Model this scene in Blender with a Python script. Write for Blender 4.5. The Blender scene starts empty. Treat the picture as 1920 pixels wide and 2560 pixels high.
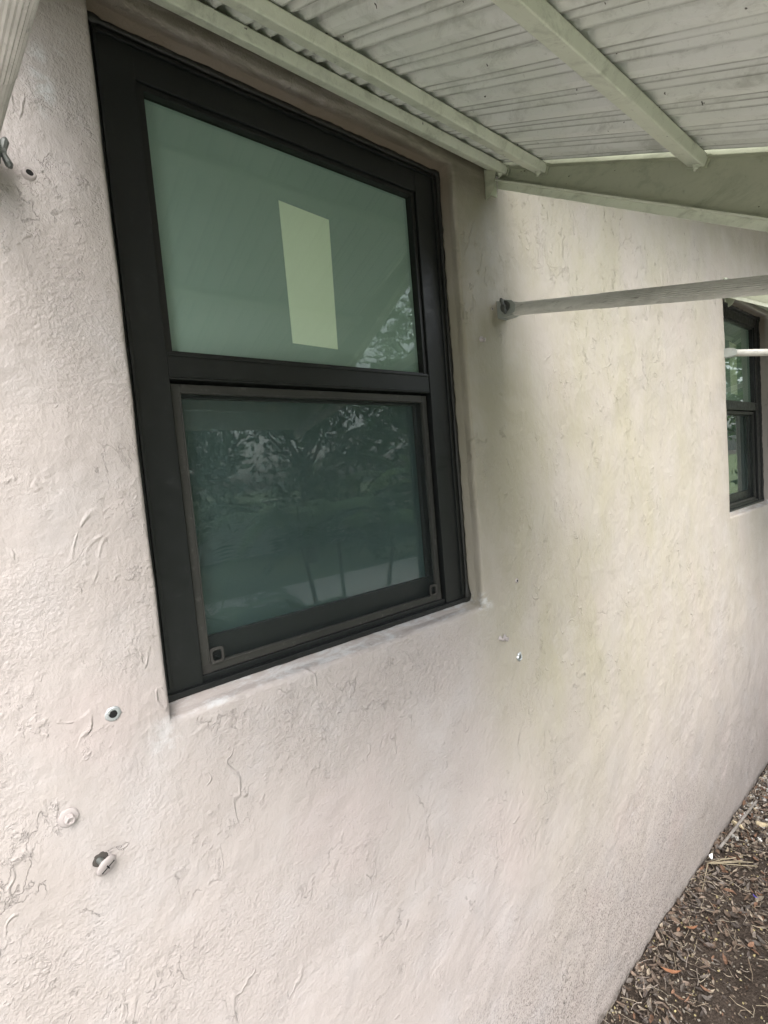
import bpy, bmesh, math, random
from mathutils import Vector, Matrix, noise
random.seed(7); noise.seed_set(11)
R = math.radians
sc = bpy.context.scene
col = sc.collection

# ------------------------------------------------------------------ camera
cam_d = bpy.data.cameras.new('camera'); cam = bpy.data.objects.new('camera', cam_d); col.objects.link(cam)
cam_d.sensor_fit = 'HORIZONTAL'; cam_d.sensor_width = 36; cam_d.lens = 36 * 510.44 / 768
cam_d.clip_start = 0.02; cam_d.clip_end = 2000
rt = Vector((0.76097677, -0.64338801, -0.08346394)); up = Vector((0.11081118, 0.00213712, 0.99383918)); fw = Vector((0.63924584, 0.76553726, -0.07292088))
m = Matrix((rt, up, -fw)).transposed().to_4x4(); m.translation = Vector((-0.27786, -1.034971, 0.429502))
cam.matrix_world = m
sc.camera = cam

# ------------------------------------------------------------------ sky and sun (overcast daylight)
SUN_EL, SUN_AZ = R(52), R(205)     # azimuth clockwise from +Y; the light comes from outside, a little from the left
w = bpy.data.worlds.new('World'); sc.world = w; w.use_nodes = True
nt = w.node_tree; nt.nodes.clear()
sky = nt.nodes.new('ShaderNodeTexSky'); sky.sky_type = 'NISHITA'; sky.sun_disc = False
sky.sun_elevation = SUN_EL; sky.sun_rotation = SUN_AZ; sky.air_density = 1.0; sky.dust_density = 4.0
hs = nt.nodes.new('ShaderNodeHueSaturation'); hs.inputs['Saturation'].default_value = 0.28
bgn = nt.nodes.new('ShaderNodeBackground'); bgn.inputs['Strength'].default_value = 0.15
wo = nt.nodes.new('ShaderNodeOutputWorld')
nt.links.new(sky.outputs[0], hs.inputs['Color']); nt.links.new(hs.outputs[0], bgn.inputs[0]); nt.links.new(bgn.outputs[0], wo.inputs[0])
sd = bpy.data.lights.new('sun', 'SUN'); sd.energy = 0.55; sd.angle = R(60); sd.color = (1, .965, .91)
sun = bpy.data.objects.new('sun', sd); col.objects.link(sun)
sdir = Vector((math.sin(SUN_AZ) * math.cos(SUN_EL), math.cos(SUN_AZ) * math.cos(SUN_EL), math.sin(SUN_EL)))
sun.rotation_euler = sdir.to_track_quat('Z', 'Y').to_euler()
sc.view_settings.view_transform = 'Standard'; sc.view_settings.look = 'None'; sc.view_settings.gamma = 1
sc.view_settings.use_curve_mapping = False
sc.view_settings.exposure = 1.8

# ------------------------------------------------------------------ helpers
def tag(o, label=None, cat=None, group=None, kind=None):
    if label: o['label'] = label
    if cat: o['category'] = cat
    if group: o['group'] = group
    if kind: o['kind'] = kind
    return o

def empty(name, loc=(0, 0, 0), **k):
    o = bpy.data.objects.new(name, None); col.objects.link(o); o.location = loc; o.empty_display_size = .1
    return tag(o, **k)

class MB:
    def __init__(s): s.v = []; s.f = []; s.c = []
    def add(s, vs, fs, c=None):
        n = len(s.v); s.v += [tuple(a) for a in vs]; s.f += [tuple(i + n for i in f) for f in fs]
        if c is not None: s.c += [c] * len(vs)
    def box(s, x0, x1, y0, y1, z0, z1):
        s.add([(x0, y0, z0), (x1, y0, z0), (x1, y1, z0), (x0, y1, z0), (x0, y0, z1), (x1, y0, z1), (x1, y1, z1), (x0, y1, z1)],
              [(0, 3, 2, 1), (4, 5, 6, 7), (0, 1, 5, 4), (1, 2, 6, 5), (2, 3, 7, 6), (3, 0, 4, 7)])
    def extr(s, prof, fn, ts):
        """sweep a closed (a,b) profile: fn(t,a,b)->point"""
        n = len(prof); vs = []; fs = []
        for t in ts: vs += [fn(t, a, b) for a, b in prof]
        for k in range(len(ts) - 1):
            for i in range(n): fs.append((k * n + i, k * n + (i + 1) % n, (k + 1) * n + (i + 1) % n, (k + 1) * n + i))
        fs.append(tuple(range(n))[::-1]); fs.append(tuple((len(ts) - 1) * n + i for i in range(n)))
        s.add(vs, fs)
    def tube(s, p0, p1, r, n=20, r1=None, groove=0, caps=True):
        p0 = Vector(p0); p1 = Vector(p1); d = (p1 - p0).normalized()
        a = d.cross(Vector((0, 0, 1)) if abs(d.z) < .9 else Vector((1, 0, 0))).normalized(); b = d.cross(a)
        r1 = r if r1 is None else r1
        vs = []
        for p, q in ((p0, r), (p1, r1)):
            for i in range(n):
                t = 2 * math.pi * i / n; rr = q * (1 - (groove if i % 2 else 0)); vs.append(p + (a * math.cos(t) + b * math.sin(t)) * rr)
        fs = [(i, (i + 1) % n, n + (i + 1) % n, n + i) for i in range(n)]
        if caps: fs += [tuple(range(n))[::-1], tuple(range(n, 2 * n))]
        s.add(vs, fs)
    def path(s, pts, r, n=8):
        for a, b in zip(pts[:-1], pts[1:]): s.tube(a, b, r, n)
    def build(s, name, mat, parent=None, bevel=0, seg=2, smooth=False, wob=0):
        me = bpy.data.meshes.new(name); me.from_pydata(s.v, [], s.f)
        if s.c:
            at = me.color_attributes.new('tone', 'FLOAT_COLOR', 'POINT')
            for i, c in enumerate(s.c): at.data[i].color = (*c, 1)
        bm = bmesh.new(); bm.from_mesh(me); bmesh.ops.recalc_face_normals(bm, faces=bm.faces)
        if bevel:
            ed = [e for e in bm.edges if len(e.link_faces) == 2 and e.calc_face_angle(0) > .6]
            bmesh.ops.bevel(bm, geom=ed, offset=bevel, segments=seg, affect='EDGES', profile=.6)
        if wob:
            for v in bm.verts:
                v.co += noise.noise_vector(v.co * 3.1) * wob
        bm.to_mesh(me); bm.free()
        if smooth:
            for p in me.polygons: p.use_smooth = True
        me.materials.append(mat)
        o = bpy.data.objects.new(name, me); col.objects.link(o); o.parent = parent
        return o

# ------------------------------------------------------------------ node helper
class NT:
    def __init__(s, name):
        s.m = bpy.data.materials.new(name); s.m.use_nodes = True; s.t = s.m.node_tree; s.t.nodes.clear()
        s.out = s.n('OutputMaterial'); s.b = s.n('BsdfPrincipled'); s.l(s.b.outputs[0], s.out.inputs[0])
        s.co = s.n('TexCoord').outputs['Object']
    def n(s, k, **a):
        o = s.t.nodes.new('ShaderNode' + k)
        for q, v in a.items(): setattr(o, q, v)
        return o
    def l(s, a, b): s.t.links.new(a, b)
    def put(s, sock, v):
        if hasattr(v, 'is_output') or isinstance(v, bpy.types.NodeSocket): s.l(v, sock)
        else: sock.default_value = v
    def map(s, scale=(1, 1, 1), loc=(0, 0, 0), rot=(0, 0, 0), src=None):
        o = s.n('Mapping'); o.inputs['Scale'].default_value = scale; o.inputs['Location'].default_value = loc; o.inputs['Rotation'].default_value = rot
        s.l(src or s.co, o.inputs[0]); return o.outputs[0]
    def noise(s, sc_, det=4, rough=.55, dist=0, vec=None):
        o = s.n('TexNoise'); o.inputs['Scale'].default_value = sc_; o.inputs['Detail'].default_value = det
        o.inputs['Roughness'].default_value = rough; o.inputs['Distortion'].default_value = dist
        s.l(vec or s.co, o.inputs['Vector']); return o.outputs[0]
    def voro(s, sc_, feat='F1', vec=None, rand=1):
        o = s.n('TexVoronoi', feature=feat); o.inputs['Scale'].default_value = sc_; o.inputs['Randomness'].default_value = rand
        s.l(vec or s.co, o.inputs['Vector']); return o.outputs[0]
    def rng(s, v, a, b, c=0, d=1, smooth=True):
        o = s.n('MapRange', interpolation_type='SMOOTHSTEP' if smooth else 'LINEAR')
        s.l(v, o.inputs[0]); o.inputs[1].default_value = a; o.inputs[2].default_value = b; o.inputs[3].default_value = c; o.inputs[4].default_value = d
        return o.outputs[0]
    def math(s, op, a, b=0, c=0):
        o = s.n('Math', operation=op); s.put(o.inputs[0], a); s.put(o.inputs[1], b); s.put(o.inputs[2], c); return o.outputs[0]
    def mix(s, f, a, b):
        o = s.n('Mix', data_type='RGBA'); s.put(o.inputs[0], f)
        for k, v in ((6, a), (7, b)):
            if isinstance(v, tuple): o.inputs[k].default_value = (*v, 1)
            else: s.l(v, o.inputs[k])
        return o.outputs[2]
    def bump(s, h, dist, strength=1, prev=None):
        o = s.n('Bump'); o.inputs['Strength'].default_value = strength; o.inputs['Distance'].default_value = dist
        s.l(h, o.inputs['Height'])
        if prev: s.l(prev, o.inputs['Normal'])
        return o.outputs[0]
    def set(s, **k):
        names = dict(col='Base Color', rough='Roughness', metal='Metallic', normal='Normal', spec='Specular IOR Level', trans='Transmission Weight', emit='Emission Color', es='Emission Strength', alpha='Alpha', coat='Coat Weight')
        for a, v in k.items():
            i = s.b.inputs[names[a]]
            if isinstance(v, tuple): i.default_value = (*v, 1)
            else: s.put(i, v)
        return s.m
    def ridge(s, nz, width):
        """1 on the iso-line of a noise, 0 away from it"""
        d = s.math('ABSOLUTE', s.math('SUBTRACT', nz, .5)); return s.rng(d, 0, width, 1, 0)
    def xyz(s):
        o = s.n('SeparateXYZ'); s.l(s.co, o.inputs[0]); return o.outputs

# ------------------------------------------------------------------ materials
def mat_stucco():
    t = NT('painted stucco'); X, Y, Z = t.xyz()
    big = t.noise(1.3, 3, .5); mid = t.noise(5, 4, .6); fine = t.noise(70, 3, .6)
    c = t.mix(t.rng(big, .35, .65), (.435, .39, .372), (.415, .372, .35))
    c = t.mix(t.rng(mid, .42, .75, 0, .6), c, (.465, .435, .432))
    pink = t.noise(2.6, 2, .5, vec=t.map(loc=(7, 2, 1)))
    c = t.mix(t.rng(pink, .55, .7, 0, .5), c, (.45, .385, .37))
    # yellow-green bounce light beside the awning, painted in as a mottled wash
    tint_n = t.noise(2.2, 5, .65, 0, t.map(scale=(1.6, 1, .7), loc=(3, 0, 9)))
    side = t.math('MULTIPLY', t.rng(t.math('ADD', X, t.math('MULTIPLY', Z, .18)), .72, 1.15), t.math('MULTIPLY', t.rng(X, 1.6, 4.5, 1, .35), t.rng(Z, -1.5, -.2, .12, 1)))
    c = t.mix(t.math('MULTIPLY', t.rng(tint_n, .35, .68, .4, .95), side), c, (.37, .34, .255))
    side2 = t.math('MULTIPLY', t.math('MULTIPLY', t.rng(X, .9, 1.0), t.rng(X, 1.06, 1.35, 1, 0)), t.rng(Z, -.4, .8))
    c = t.mix(t.math('MULTIPLY', side2, t.rng(tint_n, .3, .6, .45, .8)), c, (.24, .22, .155))  # awning shade painted in as a darker olive strip beside the opening
    # dark mottled bands on the lintel just under the awning
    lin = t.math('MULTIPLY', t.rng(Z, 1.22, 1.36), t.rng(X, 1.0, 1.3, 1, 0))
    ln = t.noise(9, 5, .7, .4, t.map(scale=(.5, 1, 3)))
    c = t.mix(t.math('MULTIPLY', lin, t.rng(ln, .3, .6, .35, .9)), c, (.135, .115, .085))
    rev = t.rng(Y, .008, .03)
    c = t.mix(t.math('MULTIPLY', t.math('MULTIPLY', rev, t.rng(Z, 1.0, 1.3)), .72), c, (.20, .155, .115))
    # chalky white patches: sill, window corners, upper left
    ch = t.noise(28, 6, .72, .5, t.map(scale=(.5, 1, 1)))
    sill = t.math('MULTIPLY', t.rng(Z, .004, .012, 1, 0), t.rng(Y, .003, .012))
    def blob(x, z, rx, rz):
        a = t.math('DIVIDE', t.math('SUBTRACT', X, x), rx); b = t.math('DIVIDE', t.math('SUBTRACT', Z, z), rz)
        return t.rng(t.math('ADD', t.math('MULTIPLY', a, a), t.math('MULTIPLY', b, b)), 0, 1, 1, 0)
    bl = t.math('MULTIPLY', blob(-.012, -.05, .045, .07), .5)
    for q in ((.968, -.01, .05, .05), (-.085, 1.14, .022, .075), (-.05, 1.215, .018, .03), (.08, -.012, .10, .012)): bl = t.math('MAXIMUM', bl, blob(*q))
    wm = t.math('MULTIPLY', t.math('MAXIMUM', t.math('MULTIPLY', sill, .9), bl), t.rng(ch, .44, .62))
    c = t.mix(t.math('MULTIPLY', wm, .75), c, (.60, .61, .62))
    base = t.rng(t.math('ADD', Z, t.math('MULTIPLY', t.noise(7, 4, .7), .16)), -1.82, -1.76, 1, 0)
    c = t.mix(t.math('MULTIPLY', base, t.rng(t.noise(45, 4, .7), .35, .6, .35, .9)), c, (.12, .10, .085))
    # black mildew speckle towards the soil, with its own drifting outline
    edge = t.math('ADD', Z, t.math('MULTIPLY', t.noise(3, 4, .6), .9))
    low = t.math('MULTIPLY', t.rng(edge, -1.25, -.45, 1, 0), t.rng(X, .3, 1.1, .25, 1))
    low = t.math('MULTIPLY', low, t.rng(X, 2.0, 3.4, 1, .45))
    sp = t.noise(120, 4, .8); 
    c = t.mix(t.math('MULTIPLY', low, t.rng(sp, .50, .61, 0, .85)), c, (.075, .067, .06))
    # bumps --------------------------------------------------
    warp = t.map(scale=(1, 1, .8))
    vein = t.ridge(t.noise(4.5, 7, .62, .5, warp), .007)
    vmask = t.rng(t.noise(3.1, 2, .5, vec=t.map(loc=(4, 4, 4))), .46, .6)
    seg = t.rng(t.noise(13, 4, .6, vec=t.map(loc=(1, 8, 3))), .46, .58)
    vein = t.math('MULTIPLY', t.math('MULTIPLY', vein, vmask), seg)
    drip = t.ridge(t.noise(9, 5, .6, .3, t.map(scale=(1.8, 1, .55), loc=(1, 0, 2))), .008)
    dm = t.math('MULTIPLY', t.rng(Z, .15, 1.0), t.rng(X, 1.0, 1.4, .25, 1))
    dm = t.math('MULTIPLY', dm, t.rng(t.noise(4, 3, .6, vec=t.map(loc=(2, 9, 2))), .48, .62))
    drip = t.math('MULTIPLY', t.math('MULTIPLY', drip, dm), seg)
    pit = t.rng(t.noise(38, 3, .7, .6, t.map(scale=(1.5, 1, .7))), .645, .72)
    pit = t.math('MULTIPLY', pit, t.math('MULTIPLY', dm, t.rng(Z, .85, 1.15)))
    # grime caught in the cracks
    c = t.mix(t.math('MULTIPLY', drip, .6), c, (.16, .14, .10))
    c = t.mix(t.math('MULTIPLY', pit, .85), c, (.07, .06, .04))
    c = t.mix(t.math('MULTIPLY', vein, .06), c, (.22, .2, .17))
    lum = t.math('MAXIMUM', t.rng(t.noise(26, 5, .65, .1), .54, .68), t.math('MULTIPLY', t.rng(t.noise(62, 4, .65), .57, .67), .4))               # lumps of plaster left by the trowel
    lmask = t.rng(t.noise(5.5, 3, .55, vec=t.map(loc=(9, 1, 5))), .5, .62)
    lump = t.math('MULTIPLY', lum, lmask)
    under = t.math('MULTIPLY', blob(.55, -.12, .6, .17), t.rng(t.noise(48, 5, .65, .8, t.map(scale=(1, 1, 1), rot=(0, R(40), 0))), .42, .62))
    brush = t.noise(75, 3, .6, vec=t.map(scale=(1.3, 1, .7)))   # vertical brush marks
    orange = t.noise(150, 3, .65); patch = t.rng(t.noise(3.5, 4, .6, vec=t.map(loc=(8, 3, 8))), .38, .62, .3, 1.15)
    orange = t.math('MULTIPLY', orange, patch)
    flat = t.math('SUBTRACT', 1, t.math('MULTIPLY', rev, .75))
    h = t.math('MULTIPLY', vein, -.5)
    h = t.math('SUBTRACT', h, t.math('MULTIPLY', drip, .8)); h = t.math('SUBTRACT', h, t.math('MULTIPLY', pit, 1.2))
    h = t.math('ADD', h, t.math('MULTIPLY', lump, .65)); h = t.math('ADD', h, t.math('MULTIPLY', under, .38))
    sm = t.rng(t.noise(3.0, 4, .6, 0, t.map(loc=(5, 5, 5))), .3, .7)
    h = t.math('ADD', h, t.math('MULTIPLY', sm, 2.2))
    scr = t.ridge(t.noise(3, 3, .6, .6, t.map(scale=(2.2, 1, 1.1), rot=(0, R(35), 0), loc=(2, 2, 7))), .016)
    scr = t.math('MULTIPLY', scr, t.rng(t.noise(3.7, 2, .5, vec=t.map(loc=(6, 1, 0))), .47, .6))
    h = t.math('ADD', h, t.math('MULTIPLY', t.math('MULTIPLY', scr, seg), .6))
    leftm = t.rng(X, .2, 2.0, 1, .3)
    h = t.math('ADD', h, t.math('MULTIPLY', t.math('MULTIPLY', brush, leftm), .42)); h = t.math('ADD', h, t.math('MULTIPLY', t.math('MULTIPLY', orange, leftm), .9))
    h = t.math('MULTIPLY', h, flat)
    nrm = t.bump(h, .0035, 1.0)
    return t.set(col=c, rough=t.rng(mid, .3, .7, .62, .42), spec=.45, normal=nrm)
M = {}
M['stucco'] = mat_stucco()

def mat_metal(name, base, dark, rough=.4, dust=(.3, .3, .27), dusta=.25, sc_=40, spec=.5, bump=.0003, metal=0):
    t = NT(name); n1 = t.noise(sc_, 5, .65); n2 = t.noise(4, 3, .6); n3 = t.noise(220, 3, .7)
    c = t.mix(t.rng(n2, .3, .7), base, dark)
    c = t.mix(t.math('MULTIPLY', t.rng(n1, .55, .75), dusta), c, dust)
    c = t.mix(t.math('MULTIPLY', t.rng(n3, .68, .74), dusta), c, dust)
    return t.set(col=c, rough=t.rng(n1, .3, .7, rough - .06, rough + .12), spec=spec, metal=metal, normal=t.bump(n1, bump, .5))
M['bronze'] = mat_metal('dark bronze frame', (.006, .0072, .0075), (.010, .0115, .0115), .36, (.07, .08, .08), .10, 45)
M['sash'] = mat_metal('sash bronze', (.006, .0065, .0065), (.009, .009, .009), .35, (.06, .06, .06), .15, 30)
M['screenframe'] = mat_metal('screen frame bronze', (.042, .041, .036), (.03, .030, .027), .5, (.2, .2, .18), .3, 60)
M['tab'] = mat_metal('plastic tab', (.035, .033, .03), (.05, .046, .042), .6, (.25, .24, .22), .3, 90)
M['caulk'] = mat_metal('black caulk', (.010, .010, .009), (.02, .019, .017), .45, (.08, .08, .075), .3, 80, bump=.002)
def mat_awning(name, base, light, grime=.5):
    t = NT(name); n2 = t.noise(3, 4, .65, .4); n1 = t.noise(16, 6, .72, .6, t.map(scale=(1, .5, 1))); n3 = t.noise(85, 4, .75, .3); sp = t.noise(60, 2, .6, vec=t.map(loc=(3, 3, 3)))
    c = t.mix(t.rng(n2, .3, .7), base, light)
    c = t.mix(t.math('MULTIPLY', t.rng(n1, .47, .72), grime), c, (.17, .18, .12))
    c = t.mix(t.math('MULTIPLY', t.rng(n3, .58, .72), grime * .6), c, (.10, .10, .07))
    c = t.mix(t.rng(sp, .735, .76, 0, .9), c, (.04, .035, .025))
    if name.startswith('awning slat'):      # shade of the slat folds painted in as dark bands along each step
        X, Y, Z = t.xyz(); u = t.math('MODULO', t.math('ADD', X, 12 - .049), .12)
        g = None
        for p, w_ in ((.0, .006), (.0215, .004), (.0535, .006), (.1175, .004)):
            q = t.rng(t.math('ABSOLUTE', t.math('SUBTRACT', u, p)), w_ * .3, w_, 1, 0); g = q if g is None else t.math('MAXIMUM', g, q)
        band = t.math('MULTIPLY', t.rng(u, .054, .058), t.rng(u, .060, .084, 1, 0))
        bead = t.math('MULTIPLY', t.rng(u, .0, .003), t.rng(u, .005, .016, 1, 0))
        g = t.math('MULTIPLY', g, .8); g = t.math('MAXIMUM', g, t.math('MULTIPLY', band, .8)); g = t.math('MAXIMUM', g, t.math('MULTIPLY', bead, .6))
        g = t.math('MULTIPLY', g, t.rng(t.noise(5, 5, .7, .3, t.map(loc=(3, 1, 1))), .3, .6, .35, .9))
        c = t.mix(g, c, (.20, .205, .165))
    return t.set(col=c, rough=.55, spec=.35, normal=t.bump(t.math('ADD', n3, t.math('MULTIPLY', n1, 1.5)), .0012, .7))
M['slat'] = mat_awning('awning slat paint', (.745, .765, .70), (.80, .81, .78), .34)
M['beam'] = mat_awning('awning beam paint', (.64, .67, .545), (.71, .74, .62), .38)
M['web'] = mat_awning('awning side paint', (.42, .44, .33), (.50, .52, .40), .42)
def mat_arm():
    t = NT('weathered aluminium'); n1 = t.noise(14, 6, .7, .4, t.map(scale=(1, .35, 1))); n3 = t.noise(130, 4, .7, vec=t.map(scale=(1, .2, 1)))
    c = t.mix(t.rng(n1, .35, .68), (.62, .61, .57), (.42, .415, .38)); c = t.mix(t.rng(n3, .55, .75, 0, .6), c, (.12, .115, .10))
    return t.set(col=c, rough=.55, metal=0, normal=t.bump(n3, .0008, .6))
M['arm'] = mat_arm()
M['cast'] = mat_metal('cast zinc', (.42, .45, .42), (.33, .35, .33), .42, (.14, .14, .12), .5, 60, metal=.3)
M['darkbolt'] = mat_metal('tarnished bolt', (.16, .17, .16), (.10, .105, .10), .5, (.3, .3, .28), .3, 90, metal=.5)
M['zinc'] = mat_metal('zinc', (.55, .57, .58), (.42, .44, .45), .3, (.2, .2, .2), .4, 90, metal=.6)
M['paintlump'] = mat_metal('painted over fixing', (.42, .38, .37), (.38, .34, .33), .6, (.3, .28, .26), .25, 90, bump=.001)
M['chip'] = NT('chipped render').set(col=(.07, .062, .055), rough=.95)
M['void'] = NT('dark hole').set(col=(.004, .004, .004), rough=.9)

def mat_pane(name, tint, f0=1.0):
    t = NT(name); t.t.nodes.remove(t.b)
    tr = t.n('BsdfTransparent'); tr.inputs[0].default_value = (*tint, 1)
    gl = t.n('BsdfGlossy'); gl.inputs['Roughness'].default_value = .012; gl.inputs[0].default_value = (.92, 1, .96, 1)
    fr = t.n('Fresnel'); fr.inputs[0].default_value = 1.5
    wv = t.noise(2.5, 1, .4); 
    nb = t.bump(wv, .0004, .15); t.l(nb, gl.inputs['Normal'])
    geo = t.n('NewGeometry')
    mx = t.n('MixShader'); t.l(t.math('MULTIPLY', t.math('MULTIPLY', fr.outputs[0], f0), t.math('SUBTRACT', 1, geo.outputs['Backfacing'])), mx.inputs[0]); t.l(tr.outputs[0], mx.inputs[1]); t.l(gl.outputs[0], mx.inputs[2]); t.l(mx.outputs[0], t.out.inputs[0])
    return t.m
M['pane'] = mat_pane('window glass', (.90, .935, .91), 1.25)
M['pane_low'] = mat_pane('lower window glass', (.86, .91, .90), 2.0)
def mat_shade(name, a, b):
    t = NT(name); n = t.noise(1.6, 2, .4); c = t.mix(t.rng(n, .3, .7), a, b); return t.set(col=c, rough=.85, spec=.2)
M['shade'] = mat_shade('frosted backing', (.35, .43, .405), (.40, .48, .455))
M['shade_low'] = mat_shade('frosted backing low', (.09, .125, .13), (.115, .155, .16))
M['panel'] = mat_shade('pale green panel', (.90, .96, .80), (.92, .97, .83))
def mat_mesh():
    t = NT('insect mesh'); t.t.nodes.remove(t.b)
    X, Y, Z = t.xyz()
    sx = t.math('ABSOLUTE', t.math('SINE', t.math('MULTIPLY', X, math.pi / .0024))); sz = t.math('ABSOLUTE', t.math('SINE', t.math('MULTIPLY', Z, math.pi / .0024)))
    fac = t.math('MAXIMUM', t.rng(sx, .0, .5, 1, 0), t.rng(sz, .0, .5, 1, 0))
    fac = t.math('MULTIPLY_ADD', fac, .5, .05)
    tr = t.n('BsdfTransparent'); d = t.n('BsdfPrincipled'); d.inputs['Base Color'].default_value = (.045, .06, .06, 1); d.inputs['Roughness'].default_value = .45
    mx = t.n('MixShader'); t.l(fac, mx.inputs[0]); t.l(tr.outputs[0], mx.inputs[1]); t.l(d.outputs[0], mx.inputs[2]); t.l(mx.outputs[0], t.out.inputs[0])
    return t.m
M['mesh'] = mat_mesh()
def mat_soil():
    t = NT('dark soil'); n1 = t.noise(7, 8, .7); n2 = t.noise(60, 6, .8); n3 = t.voro(90)
    c = t.mix(t.rng(n1, .35, .65), (.040, .030, .023), (.08, .062, .05)); c = t.mix(t.rng(n2, .52, .68), c, (.15, .122, .10)); c = t.mix(t.rng(n2, .3, .44, 1, 0), c, (.018, .014, .011))
    return t.set(col=c, rough=.9, spec=.2, normal=t.bump(t.math('ADD', n2, t.math('MULTIPLY', n3, .6)), .02, .9))
M['soil'] = mat_soil()
def mat_attr(name, rough=.75, var=.25, trans=False):
    t = NT(name); a = t.n('VertexColor', layer_name='tone'); n = t.noise(60, 3, .6)
    h = t.n('HueSaturation'); t.l(a.outputs[0], h.inputs['Color']); t.l(t.rng(n, .3, .7, 1 - var, 1 + var), h.inputs['Value'])
    return t.set(col=h.outputs[0], rough=rough, spec=.3, normal=t.bump(n, .001, .5))
M['tone'] = mat_attr('litter')
def mat_flat(name, a, b, s=20, rough=.7, spec=.3):
    t = NT(name); n = t.noise(s, 5, .65); return t.set(col=t.mix(t.rng(n, .3, .7), a, b), rough=rough, spec=spec, normal=t.bump(n, .002, .5))
M['grass'] = mat_flat('lawn', (.09, .12, .05), (.14, .165, .075), 9, .9)
M['concrete'] = mat_flat('concrete', (.56, .55, .52), (.64, .63, .60), 5, .85)
M['frond'] = mat_flat('palm leaf', (.045, .10, .022), (.085, .15, .035), 6, .5)
M['bark'] = mat_flat('bark', (.14, .12, .085), (.24, .20, .15), 15, .9)
M['leaf1'] = mat_flat('tree leaf', (.035, .085, .02), (.08, .14, .035), 2, .55)
M['leaf2'] = mat_flat('light tree leaf', (.08, .15, .035), (.13, .20, .05), 2, .55)
M['twig'] = mat_flat('dry twig', (.19, .17, .15), (.28, .26, .24), 30, .8)
M['straw'] = mat_flat('dry straw', (.27, .225, .15), (.36, .31, .22), 30, .7)
M['orangeleaf'] = mat_flat('orange leaf', (.25, .11, .055), (.32, .16, .09), 30, .6)
M['whitechip'] = mat_flat('white chip', (.75, .75, .74), (.85, .85, .84), 30, .6)
M['stone'] = mat_flat('pale stone', (.42, .40, .36), (.58, .56, .53), 22, .85)
M['ystone'] = mat_flat('yellow stone', (.46, .38, .24), (.58, .50, .36), 22, .85)
M['bluechip'] = mat_flat('blue chip', (.05, .03, .30), (.16, .14, .5), 30, .4)
M['nextwall'] = mat_flat('neighbour render', (.62, .60, .55), (.68, .66, .62), 4, .85)

# ------------------------------------------------------------------ the house: wall with two openings, two windows
W1, H1, D2 = .965, 1.335, 3.355
GZ = -1.88
def gz(x, y):
    return GZ + .045 * noise.noise(Vector((x * .9 + 3.3, y * .9, 0))) + .02 * noise.noise(Vector((x * 4, y * 4, 2))) + .012 * noise.noise(Vector((x * 13, y * 13, 5)))

house = empty('house', (0, 0, GZ), label='beige pink stucco house with two recessed black framed windows', cat='house')
HP = house
def atHouse(o):
    o.parent = house; o.location = (o.location[0], o.location[1], o.location[2] - GZ); return o

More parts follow.
